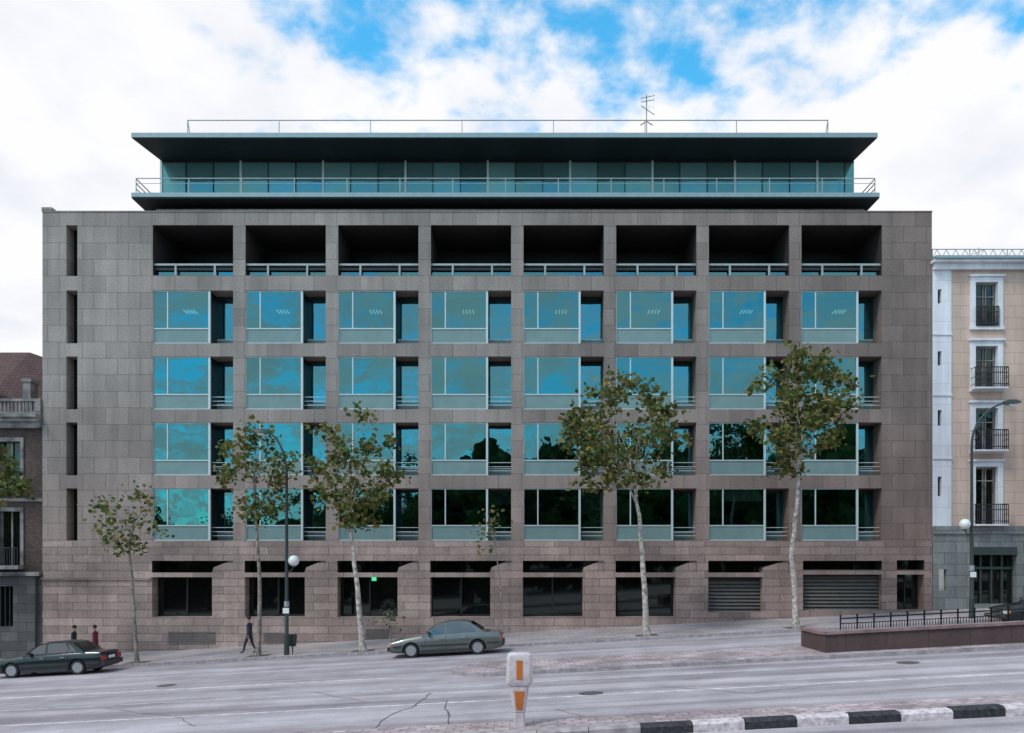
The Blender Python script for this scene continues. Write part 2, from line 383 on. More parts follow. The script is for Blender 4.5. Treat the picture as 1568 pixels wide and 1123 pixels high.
# ------------------------------------------------------------ main office building
B=group('office_building')
BAY=[234+142*i*0.9993 for i in range(8)]
BW=123
ROWS=[(445,526),(546,627),(647,728),(748,828)]
XL,XR=wx(65),wx(1427)
ops=[]
for bx in BAY:
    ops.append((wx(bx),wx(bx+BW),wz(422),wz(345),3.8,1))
    for (t,b) in ROWS: ops.append((wx(bx),wx(bx+BW),wz(b),wz(t),1.18))
for (t,b) in [(345,423)]+ROWS: ops.append((wx(101.5),wx(118.5),wz(b),wz(t),0.8))
mb=MB()
ZS=wz(829)-0.03
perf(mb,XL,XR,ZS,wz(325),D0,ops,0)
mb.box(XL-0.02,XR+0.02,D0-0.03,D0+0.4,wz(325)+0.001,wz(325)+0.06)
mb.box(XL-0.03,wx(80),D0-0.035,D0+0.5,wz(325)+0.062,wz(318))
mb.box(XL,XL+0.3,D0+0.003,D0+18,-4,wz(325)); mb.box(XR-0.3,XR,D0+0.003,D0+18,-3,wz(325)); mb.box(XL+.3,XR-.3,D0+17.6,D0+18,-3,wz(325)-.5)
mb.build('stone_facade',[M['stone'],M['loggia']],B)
mb=MB(); mb.box(XL+.3,XR-.3,D0+0.42,D0+17.6,wz(338),wz(328)); mb.build('roof_deck',[M['roof']],B)
# ground floor wall
mb=MB(); gops=[]
GL=[BAY[i] for i in range(8)]
for i,bx in enumerate(GL):
    if i<7:
        gops.append((wx(bx-1),wx(bx+91) if i<6 else wx(bx+82),wz(945 if i<6 else 938),wz(884),1.0))
        gops.append((wx(bx-1),wx(bx+123),wz(877),wz(859),1.0,1))
    else:
        gops.append((wx(bx+2),wx(bx+123),wz(935),wz(880),1.0)); gops.append((wx(bx+2),wx(bx+123),wz(873),wz(859),1.0,1))
gops.append((wx(1373),wx(1415),wz(934),wz(880),1.0)); gops.append((wx(1373),wx(1415),wz(873),wz(858),1.0,1))
perf(mb,XL-0.0,XR,-4,ZS,D0-0.02,gops,0)
mb.face([(XL,D0-0.02,ZS),(XR,D0-0.02,ZS),(XR,D0+0.01,ZS),(XL,D0+0.01,ZS)],0)
mb.box(XL-0.03,wx(232),D0-0.10,D0-0.021,wz(888),wz(884),0)
for i,bx in enumerate(GL):
    if i<7:
        a=wx(bx+90 if i<6 else bx+82); b_=wx(bx+122.8)
        mb.prism([(a,wz(876.9)),(b_,wz(876.9)),(b_,wz(859.5)),(b_-.25,wz(860)),(a+0.1,wz(869))],D0+0.04,D0+0.9,0,'y')
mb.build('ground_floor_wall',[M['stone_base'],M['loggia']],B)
# glazing
gm=MB(); fr=MB(); dk=MB()
def pane(b,x0,x1,z0,z1,y,mi,tilt=0.016):
    o=[random.uniform(-tilt,tilt) for _ in range(2)]
    b.face([(x0,y,z0),(x1,y+o[0],z0),(x1,y+o[0]+o[1],z1),(x0,y+o[1],z1)],mi)
PX=D0/F
blinds={(0,5,'r'):1.0,(1,6,'m'):.25,(2,1,'m'):.45,(1,2,'r'):.5,(2,4,'r'):.35,(0,3,'m'):.12,(3,3,'r'):.3,(3,6,'m'):.3,(1,0,'m'):.15,(0,6,'s'):.5}
for r,(t,b) in enumerate(ROWS):
    zt,zb=wz(t),wz(b); sp=23*PX; zs=zb+sp
    for i,bx in enumerate(BAY):
        x0=wx(bx); xm=wx(bx+22); x1=wx(bx+85); x2=wx(bx+BW); y=D0+0.09
        pane(gm,x0,xm,zs,zt,y,0); pane(gm,xm,x1,zs,zt,y,0); 
        pane(gm,x0,x1,zb,zs,y,1,0.001)
        fr.box(xm-0.03,xm+0.03,y-0.04,y+0.04,zs,zt); fr.box(x0,x1,y-0.035,y+0.035,zs-0.03,zs+0.03)
        fr.box(x0,x0+0.04,y-0.03,y+0.03,zb,zt); fr.box(x0+.04,x1,y-0.03,y+0.03,zt-0.05,zt); fr.box(x0+.04,x1,y-0.03,y+0.03,zb,zb+0.05)
        fr.box(x1-0.02,x1+0.09,y-0.05,y+0.06,zb,zt,0)
        dk.box(x1+0.0,x1+0.05,y+0.062,D0+1.14,zb,zt)
        yb=D0+1.10; s2=14*PX
        pane(gm,x1+.05,x2,zb+s2,zt,yb,2); pane(gm,x1+.05,x2,zb,zb+s2,yb,1,0.001)
        fr.box(x1+.05,x2,yb-0.03,yb+0.03,zb+s2-0.03,zb+s2+0.03)
        dk.box(x1+.05,x2,yb-0.04,yb+0.03,zt-0.12,zt)
        if r>0:
            for q in range(3): fr.box(x1+.09,x2,D0+0.25,D0+0.28,zb+0.25+q*0.22,zb+0.28+q*0.22)
        for kk,(xa,xb,yy,zlo) in {'s':(x0+.06,xm-.05,y+.12,zs),'m':(xm+.05,x1-.05,y+.12,zs),'r':(x1+.1,x2-.02,yb+.12,zb+s2)}.items():
            f_=blinds.get((r,i,kk))
            if f_: fr.box(xa,xb,yy,yy+.015,zt-.1-(zt-.1-zlo)*f_,zt-.1,2)
for (t,b) in [(345,423)]+ROWS:
    a,c=wx(101.5),wx(118.5)
    pane(gm,a,c,wz(b),wz(t),D0+0.75,3); dk.box(a,c,D0+0.7,D0+0.74,(wz(t)+wz(b))/2-.04,(wz(t)+wz(b))/2+.04)
    dk.box((a+c)/2-.03,(a+c)/2+.03,D0+0.7,D0+0.738,wz(b),wz(t))
# loggia
for bx in BAY:
    a,c=wx(bx),wx(bx+BW)
    for q in range(4):
        xa=a+(c-a)*q/4; xb=a+(c-a)*(q+1)/4
        pane(gm,xa,xb,wz(422),wz(345),D0+3.75,2); dk.box(xa-0.03,xa+0.03,D0+3.68,D0+3.74,wz(422),wz(345))
    dk.box(a,c,D0+3.66,D0+3.72,wz(375),wz(345))
    fr.box(a,c,D0+0.12,D0+0.2,wz(405.5),wz(402.5),1)
    for q in (0.27,0.76):
        fr.box(a+(c-a)*q-0.05,a+(c-a)*q+0.05,D0+0.12,D0+0.19,wz(422),wz(405.6),1)
    dk.box(a,c,D0+0.20,D0+0.23,wz(412),wz(408))
    pane(gm,a,c,wz(422),wz(411),D0+.35,0,.004)
# ground floor glazing
lv=MB()
for i,(a,b_,c,d,dep,*_) in enumerate(gops):
    if d<wz(878):
        if i in (12,14):
            p_=.19; n=int((d-c)/p_)
            for q in range(n): lv.prism([(D0+0.33,c+q*p_),(D0+0.34,c+q*p_-.01),(D0+0.48,c+q*p_+.13),(D0+0.48,c+q*p_+.15)],a,b_,0,'x')
            dk.box(a,b_,D0+.5,D0+.52,c,d)
        else:
            pane(gm,a,(a+b_)/2,c,d,D0+0.7,3); pane(gm,(a+b_)/2,b_,c,d,D0+0.7,3)
            dk.box((a+b_)/2-.04,(a+b_)/2+.04,D0+.64,D0+.69,c,d); dk.box(a,b_,D0+.64,D0+.688,c,c+.1)
    else: pane(gm,a,b_,c,d,D0+0.93,3)
for (a,b_,t,bt) in ((258,330,966,986),(404,440,968,984),(560,600,962,980)):
    for q in range(6):
        z0=wz(bt)+(wz(t)-wz(bt))*q/6; lv.box(wx(a),wx(b_),D0-0.05,D0-0.022,z0,z0+0.06)
gm.build('window_glass',[M['glass'],M['spandrel'],M['glass2'],M['glassd']],B)
fr.build('window_frames',[M['alu'],M['rail'],M['blind']],B)
dk.build('dark_frames',[M['darkmetal']],B)
lv.build('louvres',[M['louvre']],B)
# interiors
im=MB()
lev=[(wz(526)-.15,wz(445)+.05),(wz(627)-.15,wz(546)+.05),(wz(728)-.15,wz(647)+.05),(wz(828)-.15,wz(748)+.05)]
for (a,c) in lev:
    im.face([(XL+.3,D0+1.2,c),(XR-.3,D0+1.2,c),(XR-.3,D0+9,c),(XL+.3,D0+9,c)]); im.face([(XL+.3,D0+1.2,a),(XR-.3,D0+1.2,a),(XR-.3,D0+9,a),(XL+.3,D0+9,a)])
    im.face([(XL+.3,D0+9,a),(XR-.3,D0+9,a),(XR-.3,D0+9,c),(XL+.3,D0+9,c)])
    for i in range(0,8): 
        xx=wx(BAY[i]-10); im.box(xx-.1,xx+.1,D0+1.2,D0+3.5,a+.01,c-.01)
im.face([(XL+.3,D0+4,-3),(XR-.3,D0+4,-3),(XR-.3,D0+4,ZS),(XL+.3,D0+4,ZS)])
im.build('interior_walls',[M['interior']],B)
lm=MB()
zc=lev[0][1]-.03
for i,bx in enumerate(BAY):
    for q in range(4):
        px=bx+50+q*5; X=wx(px,D0+3.6); lm.box(X-.022,X+.022,D0+3.3,D0+3.95,zc-.03,zc)
lm.build('ceiling_lights',[M['lightstrip']],B)
lm=MB(); lm.box(wx(566),wx(573),D0+.58,D0+.62,wz(890),wz(884)); 
lm.build('exit_sign',[M['signgreen']],B)

# terrace slab and penthouse
SLx0,SLx1=wx(202),wx(1346)
mb=MB()
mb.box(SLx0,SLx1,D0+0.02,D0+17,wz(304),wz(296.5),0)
mb.box(SLx0-0.02,SLx1+0.02,D0-0.03,D0+0.019,wz(302),wz(295.5),1)
mb.box(SLx0-0.03,SLx0-0.021,D0+0.02,D0+17,wz(303.5),wz(295.5),1); mb.box(SLx1+0.021,SLx1+.03,D0+0.02,D0+17,wz(303.5),wz(295.5),1)
mb.box(wx(228,45)-0,wx(1327,45),D0+2,D0+16.5,wz(330),wz(304)-.001,2)
for i in range(50):
    a=wx(232+i*22.0); mb.box(a,a+0.12,D0+0.6,D0+0.75,wz(325)+.0,wz(316),3)
mb.box(wx(232),wx(1330),D0+0.55,D0+0.8,wz(316)+.001,wz(313.5),3)
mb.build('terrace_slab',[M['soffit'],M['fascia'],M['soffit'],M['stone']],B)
DG=45.4
gl=VX-589; gr=VX+530
xgl,xgr=(gl-VX)*PX,(gr-VX)*PX
mb=MB()
poly=[(SLx0,D0),(wx(1343),D0),(xgr,DG),(xgr,D0+16),(xgl,D0+16),(xgl,DG)]
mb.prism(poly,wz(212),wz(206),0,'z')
mb.box(SLx0-.02,wx(1343)+.02,D0-.04,D0-.002,wz(211),wz(204),1)
mb.box(wx(247),wx(1308),D0+.5,D0+15,wz(205.9),wz(198),0)
mb.box(wx(246),wx(1309),D0+.45,D0+.499,wz(200),wz(197),1)
mb.build('roof_canopy',[M['soffit'],M['fascia']],B)
mb=MB(); pf=MB()
zf,zc2=wz(296.5),wz(212)-.002
def pxg(px): return (px-VX)/F*DG
xsn=[xgl]+[pxg(v) for v in range(285,1300,42) if pxg(v)<xgr-0.3]+[xgr]
for i,(a,c) in enumerate(zip(xsn[:-1],xsn[1:])):
    pane(mb,a,c,zf,zc2,DG,0,0.008)
    w=0.06 if i%3==0 else 0.022
    pf.box(a-w,a+w,DG-.06,DG-.012,zf,zc2,0 if i%3==0 else 1)
pf.box(xgl,xgr,DG-.05,DG-.013,zc2-.1,zc2,1)
for xx in (xgl,xgr):
    for q in range(6):
        mb.face([(xx,DG+q*2,zf),(xx,DG+q*2+2,zf),(xx,DG+q*2+2,zc2),(xx,DG+q*2,zc2)],0); pf.box(xx-.03,xx+.03,DG+q*2,DG+q*2+.06,zf,zc2,0)
mb.build('penthouse_glass',[M['glassp']],B); pf.build('penthouse_mullions',[M['alu'],M['darkmetal']],B)
mb=MB(); mb.box(xgl+3,xgr-3,DG+7,DG+7.2,zf,zc2-.05); mb.box(xgl+.1,xgr-.1,DG+.3,DG+12,zc2-.04,zc2-.01)
for i in range(9):
    a=xgl+3+i*4.3; mb.box(a,a+.5,DG+2,DG+2.4,zf,zc2-.05)
mb.build('penthouse_interior',[M['lightint']],B)
# railings
def railing(b,x0,x1,y,z0,z1,step,r=0.025,mid=(0.5,),mi=0):
    b.box(x0,x1,y-r,y+r,z1-2*r,z1,mi)
    for m_ in mid: b.box(x0,x1,y-r*.6,y+r*.6,z0+(z1-z0)*m_-r*.5,z0+(z1-z0)*m_+r*.5,mi)
    n=max(1,round((x1-x0)/step))
    for i in range(n+1):
        x=x0+(x1-x0)*i/n; b.box(x-r,x+r,y-r*.9,y+r*.9,z0,z1-2*r-.001,mi)
mb=MB()
railing(mb,wx(207),wx(1341),D0+.1,wz(296),wz(271.5),2.9,0.02,(0.66,))
for sx in (wx(207),wx(1341)):
    for zz in (wz(272.5),wz(280),wz(288)): mb.box(sx-.02,sx+.02,D0+.14,D0+15,zz-.02,zz+.02)
railing(mb,wx(268),wx(1285),D0+1.6,wz(200),wz(184,44.6),5.2,0.02,())
mb.tube([(wx(268),D0+1.6,wz(184,44.6)),(wx(274),D0+1.6,wz(198))],.03); mb.tube([(wx(1285),D0+1.6,wz(184,44.6)),(wx(1279),D0+1.6,wz(198))],.03)
railing(mb,wx(112),wx(222),D0+.8,wz(325),wz(319),1.6,0.03,())
mb.build('railings',[M['rail']],B)
# antenna
an=group('rooftop_antenna'); mb=MB(); y=D0+4; ax=wx(990,y)
zt=wz(145,y); zb=wz(205,y)
mb.tube([(ax,y,zb),(ax,y,zt)],0.035,6); 
mb.tube([(ax-.35,y,wz(192,y)),(ax,y,wz(186,y)),(ax+.35,y,wz(192,y))],0.03,5,1)
for t_,z_ in ((0.5,150),(0.45,156),(-0.4,168)):
    z=wz(z_,y); mb.tube([(ax-.35*1,y-.2,z-.15*t_*2),(ax+.5,y+.2,z+.25*t_*2)],0.022,5)
    for q in range(4): 
        xx=ax-.25+q*.2; mb.tube([(xx,y-.3,z-.12),(xx+.03,y+.1,z+.25)],0.012,4)
mb.build('mast',[M['rail'],M['redlight']],an)

# ------------------------------------------------------------ right neighbour
R=group('apartment_building')
rows=[(432,500),(530,595),(625,690),(715,803)]
slots=[(443,465),(538,560),(628,652),(730,760)]
mb=MB(); x0=XR+0.03; xq=wx(1457); xe=wx(2150)
o1=[(wx(1436),wx(1442),wz(b),wz(a),0.25) for a,b in slots]
perf(mb,x0,xq,wz(808),wz(414),D0+0.0,o1,1)
cols=[1494+k*96 for k in range(7)]
o2=[(wx(c),wx(c+34),wz(b),wz(a),0.3,1) for c in cols for a,b in rows]
perf(mb,xq,xe,wz(808),wz(414),D0+0.06,o2,0)
mb.face([(xq,D0,wz(808)),(xq,D0+.06,wz(808)),(xq,D0+.06,wz(414)),(xq,D0,wz(414))],1)
o3=[(wx(1490+k*140),wx(1556+k*140),wz(925),wz(838),0.5) for k in range(4)]+[(wx(1437),wx(1449),wz(905),wz(872),.3)]
perf(mb,x0,xe,-3,wz(808),D0-0.04,o3,2)
mb.box(x0,xe,D0-.12,D0-.041,wz(818),wz(806),2)
mb.box(xe-.3,xe,D0+.07,D0+14,-1,wz(414),0); mb.box(x0+.02,x0+.3,D0+.07,D0+14,-1,wz(414),1)
mb.box(x0,xe,D0+.4,D0+14,wz(414),wz(408),3)
mb.build('walls',[M['cream'],M['whitestone'],M['greybase'],M['roof']],R)
mb=MB()
for (t,b,pr) in ((397,401,.55),(401,405,.42),(405,414,.18)): mb.box(x0-.1 if pr>.3 else x0,xe,D0-pr,D0+.39,wz(b),wz(t)-.002,1 if t<400 else 0)
for z in (512,605,702): mb.box(x0,xq+.02,D0-.05,D0-.001,wz(z+1.5),wz(z-1.5),0)
for c in cols:
    for a,b in rows:
        mb.box(wx(c-8),wx(c),D0-.02,D0+.058,wz(b),wz(a-8),0); mb.box(wx(c+34),wx(c+42),D0-.02,D0+.058,wz(b),wz(a-8),0)
        mb.box(wx(c),wx(c+34),D0-.02,D0+.058,wz(a),wz(a-8),0); mb.box(wx(c-10),wx(c+44),D0-.12,D0+.055,wz(a-8)+.001,wz(a-11),0)
        mb.box(wx(c-9),wx(c+43),D0-.07,D0+.057,wz(b+5),wz(b)-.001,0)
mb.build('cornice_and_surrounds',[M['whitestone'],M['fascia']],R)
gmm=MB(); fm=MB(); bl=MB()
for c in cols:
    for ri,(a,b) in enumerate(rows):
        X0,X1=wx(c),wx(c+34); gmm.face([(X0,D0+.3,wz(b)),(X1,D0+.3,wz(b)),(X1,D0+.3,wz(a)),(X0,D0+.3,wz(a))])
        xm=(X0+X1)/2
        for xx in (X0+.1,xm-.07,xm+.07,X1-.1): fm.box(xx-.025,xx+.025,D0+.24,D0+.298,wz(b),wz(a))
        fm.box(X0,X1,D0+.23,D0+.297,wz(a)-.10,wz(a)); fm.box(X0,X1,D0+.235,D0+.2975,wz(a)-.75,wz(a)-.70)
        pr=0.5 if ri>0 else 0.12
        zb=wz(b); h=1.0
        e=.28 if ri>0 else 0.0
        if ri>0: bl.box(X0-e,X1+e,D0-pr,D0-.071,zb-.1,zb-.02,1)
        for q in range(17):
            xx=X0-e+(X1-X0+2*e)*q/16; bl.box(xx-.016,xx+.016,D0-pr,D0-pr+.03,zb-.02,zb+h)
        bl.box(X0-e,X1+e,D0-pr-.01,D0-pr+.034,zb+h,zb+h+.05); bl.box(X0-e,X1+e,D0-pr-.008,D0-pr+.031,zb+.12,zb+.16); bl.box(X0-e,X1+e,D0-pr-.008,D0-pr+.031,zb+.72,zb+.76)
        for xx in (X0-e,X1+e): 
            for zz in (zb+h,zb+.12,zb+.5): bl.box(xx-.012,xx+.012,D0-pr+.035,D0-.03,zz,zz+.03)
for k in range(4):
    X0,X1=wx(1490+k*140),wx(1556+k*140)
    gmm.face([(X0,D0+.4,wz(925)),(X1,D0+.4,wz(925)),(X1,D0+.4,wz(838)),(X0,D0+.4,wz(838))])
    for q in range(5):
        xx=X0+(X1-X0)*q/4; fm.box(xx-.05,xx+.05,D0+.3,D0+.39,wz(925),wz(838),1)
    fm.box(X0,X1,D0-.1,D0+.1,wz(850),wz(838),1)
    fm.box(X0,X1,D0+.25,D0+.29,wz(872),wz(868),1)
for a,b in slots: gmm.face([(wx(1436),D0+.24,wz(b)),(wx(1442),D0+.24,wz(b)),(wx(1442),D0+.24,wz(a)),(wx(1436),D0+.24,wz(a))])
gmm.build('window_panes',[M['glassd']],R); fm.build('window_frames',[M['oldstone'],M['lamp_green']],R); bl.build('balconies',[M['black'],M['whitestone'],M['leaf']],R)
mb=MB(); n=50
za,zb=wz(379),wz(393)
mb.box(x0+.1,xe,D0+.2,D0+.24,za-.04,za); mb.box(x0+.1,xe,D0+.2,D0+.24,zb,zb+.04)
for i in range(n):
    a=x0+.1+(xe-x0)*i/n; c=a+(xe-x0)/n; m_=(a+c)/2
    mb.tube([(a,D0+.22,zb),(m_,D0+.22,za-.04)],.02,4); mb.tube([(m_,D0+.22,za-.04),(c,D0+.22,zb)],.02,4)
    if i%4==0: mb.tube([(a,D0+.22,wz(400)),(a,D0+.22,za)],.025,4)
mb.tube([(wx(1515),D0+1,wz(400)),(wx(1515),D0+1,wz(368))],.02,4); mb.tube([(wx(1508),D0+1,wz(378)),(wx(1522),D0+1,wz(371))],.02,4)
mb.build('roof_truss_rail',[M['rail']],R)

# ------------------------------------------------------------ left neighbour
Lb=group('old_brick_house')
mb=MB(); xe=XL-0.04; xs0=wx(-620)
cl=[-4-k*78 for k in range(8)]
o=[]
for c in cl:
    for (a,b) in ((676,745),(783,866)): o.append((wx(c),wx(c+34),wz(b),wz(a),.3,1))
perf(mb,xs0,xe,wz(880),wz(652),D0+.1,o,0)
o=[(wx(c-4),wx(c+24),wz(960),wz(898),.5) for c in cl]
perf(mb,xs0,xe,-7,wz(880),D0,o,2)
for t,b,pr in ((636,641,.5),(641,647,.35),(647,656,.15),(876,882,.25)): mb.box(xs0,xe,D0-pr,D0+.5,wz(b),wz(t)-.002,1)
mb.box(xs0,xe,D0+.02,D0+.099,wz(768),wz(763),1)
mb.box(xs0,xe,D0-.1,D0+.1,wz(636)+.001,wz(631),1); mb.box(xs0,xe,D0-.1,D0+.1,wz(615),wz(611),1)
for i in range(110):
    xx=xe-.15-i*.2
    if i%14==0: mb.box(xx-.14,xx+.14,D0-.12,D0+.12,wz(631)+.001,wz(611),1)
    else: mb.box(xx-.05,xx+.05,D0-.04,D0+.04,wz(631)+.001,wz(615),1)
for (a,b) in ((8,20),(-70,-50)): mb.box(wx(a),wx(b),D0+1.5,D0+2.2,wz(640),wz(575),1); mb.box(wx(a-2),wx(b+2),D0+1.45,D0+2.25,wz(575),wz(570),1)
mb.box(xe-.3,xe,D0+.2,D0+14,-7,wz(640),0)
for c in cl:
    for (a,b) in ((676,745),(783,866)):
        mb.box(wx(c-5),wx(c),D0+.03,D0+.098,wz(b),wz(a-6),1); mb.box(wx(c+34),wx(c+39),D0+.03,D0+.098,wz(b),wz(a-6),1); mb.box(wx(c),wx(c+34),D0+.03,D0+.098,wz(a),wz(a-6),1)
        mb.box(wx(c-6),wx(c+40),D0-.5,D0+.097,wz(b+6),wz(b)-.002,1)
mb.build('walls',[M['brick'],M['oldstone'],M['oldbase']],Lb)
mb=MB(); mb.loft([[(xs0,D0+.6,wz(636)),(xs0,D0+6,wz(540,49)),(xs0,D0+12,wz(636))],[(wx(-60),D0+.6,wz(636)),(wx(-60),D0+6,wz(540,49)),(wx(-60),D0+12,wz(636))],[(xe,D0+.6,wz(636)),(xe,D0+6,wz(578,49)),(xe,D0+12,wz(636))]])
mb.build('tiled_roof',[M['tile']],Lb)
gmm=MB(); fm=MB(); bl=MB()
for c in cl:
    for (a,b) in ((676,745),(783,866)):
        X0,X1=wx(c),wx(c+34); gmm.face([(X0,D0+.39,wz(b)),(X1,D0+.39,wz(b)),(X1,D0+.39,wz(a)),(X0,D0+.39,wz(a))]); xm=(X0+X1)/2
        for xx in (X0+.06,xm,X1-.06): fm.box(xx-.04,xx+.04,D0+.3,D0+.38,wz(b),wz(a))
        for q in range(12):
            xx=X0-.15+(X1-X0+.3)*q/11; bl.box(xx-.015,xx+.015,D0-.45,D0-.42,wz(b),wz(b)+.9)
        bl.box(X0-.17,X1+.17,D0-.46,D0-.41,wz(b)+.9,wz(b)+.95)
    X0,X1=wx(c-4),wx(c+24); gmm.face([(X0,D0+.4,wz(960)),(X1,D0+.4,wz(960)),(X1,D0+.4,wz(898)),(X0,D0+.4,wz(898))])
    for q in range(5):
        xx=X0+(X1-X0)*q/4; bl.box(xx-.02,xx+.02,D0+.1,D0+.14,wz(960),wz(898))
fm.tube([(wx(57),D0-.1,wz(880)),(wx(57),D0-.1,wz(1000))],.06,8,1); 
gmm.build('window_panes',[M['glassd']],Lb); fm.build('window_frames',[M['oldstone'],M['black']],Lb); bl.build('balcony_railings',[M['black']],Lb)

# ------------------------------------------------------------ ramp wall + railing
W=group('ramp_wall'); mb=MB(); xa=wx(1262,27.4)
def sbox(b,x0,x1,y0,y1,z0,z1,mi=0):
    b.loft([[(x0,y0,gz(x0)+z0),(x0,y1,gz(x0)+z0),(x0,y1,gz(x0)+z1),(x0,y0,gz(x0)+z1)],[(x1,y0,gz(x1)+z0),(x1,y1,gz(x1)+z0),(x1,y1,gz(x1)+z1),(x1,y0,gz(x1)+z1)]],mi)
sbox(mb,xa,60,27.3,27.6,-.1,.62,0); sbox(mb,xa-.05,60,27.24,27.66,.621,.72,1)
sbox(mb,xa,xa+.3,27.601,29.7,-.1,.60,0); sbox(mb,xa-.05,xa+.35,27.662,29.75,.601,.70,1)
mb.build('parapet',[M['parapet'],M['copings']],W,fix=True)
Rl=group('pedestrian_railing'); mb=MB(); y=29.9; x=wx(1287,y)
while x<45:
    w=0.62
    for xx in (x,x+w): 
        mb.tube([(xx,y,gz(xx)-.02),(xx,y,gz(xx)+1.0)],.03,6)
        mb.sphere((xx,y,gz(xx)+1.03),.045,0,6,5)
    sbox(mb,x,x+w,y-.02,y+.02,.90,.95); sbox(mb,x,x+w,y-.02,y+.02,.15,.19); sbox(mb,x,x+w,y-.015,y+.015,.72,.75)
    for q in range(1,6):
        xx=x+w*q/6; mb.box(xx-.01,xx+.01,y-.01,y+.01,gz(xx)+.19,gz(xx)+.72)
    x+=w
mb.build('iron_panels',[M['black']],Rl)

# ------------------------------------------------------------ street lamps
def street_lamp(px_base,D,top_dz,arm,globe_side,globe_h):
    X=wx(px_base,D); z0=gz(X); g=group('street_lamp',(X,D,z0)); mb=MB()
    mb.tube([(0,0,-.05),(0,0,.9)],[.13,.11],12); mb.tube([(0,0,.9),(0,0,1.0),(0,0,4.2)],[.12,.09,.075],12)
    H=top_dz; pts=[(0,0,4.2),(0,0,H*0.80)]; rr=[.075,.06]
    for i in range(1,9):
        a=math.pi/2*i/8*0.88
        pts.append((arm*(1-math.cos(a))*1.0,0,H*0.80+(H*0.2)*math.sin(a))); rr.append(.055-.002*i)
    mb.tube(pts,rr,10)
    e=pts[-1]; s=1 if arm>0 else -1
    mb.loft([[(e[0]-s*.1,-.06,e[2]-.03),(e[0]-s*.1,.06,e[2]-.03),(e[0]-s*.1,.05,e[2]+.07),(e[0]-s*.1,-.05,e[2]+.07)],
             [(e[0]+s*.15,-.15,e[2]-.07),(e[0]+s*.15,.15,e[2]-.07),(e[0]+s*.15,.10,e[2]+.13),(e[0]+s*.15,-.10,e[2]+.13)],
             [(e[0]+s*.5,-.15,e[2]-.05),(e[0]+s*.5,.15,e[2]-.05),(e[0]+s*.5,.09,e[2]+.14),(e[0]+s*.5,-.09,e[2]+.14)],
             [(e[0]+s*.72,-.07,e[2]-.0),(e[0]+s*.72,.07,e[2]-.0),(e[0]+s*.72,.05,e[2]+.08),(e[0]+s*.72,-.05,e[2]+.08)]],0)
    mb.loft([[(e[0]+s*.14,-.11,e[2]-.075),(e[0]+s*.14,.11,e[2]-.075),(e[0]+s*.5,.11,e[2]-.055),(e[0]+s*.5,-.11,e[2]-.055)],
             [(e[0]+s*.2,-.07,e[2]-.15),(e[0]+s*.2,.07,e[2]-.15),(e[0]+s*.44,.07,e[2]-.14),(e[0]+s*.44,-.07,e[2]-.14)]],2)
    gs=globe_side
    mb.tube([(0,0,globe_h-.45),(gs*.2,0,globe_h-.42),(gs*.32,0,globe_h-.22)],.025,8); mb.tube([(gs*.32,0,globe_h-.25),(gs*.32,0,globe_h-.17)],.09,10)
    mb.sphere((gs*.32,0,globe_h+.05),.25,2,18,12)
    mb.tube([(0,0,2.2),(0,0,2.45)],.115,12,1); mb.box(-.14,.14,-.13,-.12,1.9,2.15,2)
    mb.build('post_and_lamps',[M['lamp_green'],M['rail'],M['globe']],g,smooth=True,fix=True)
street_lamp(439,36.9,10.2,-1.05,1,4.25)
street_lamp(1488,37.4,10.0,1.9,-1,4.3)

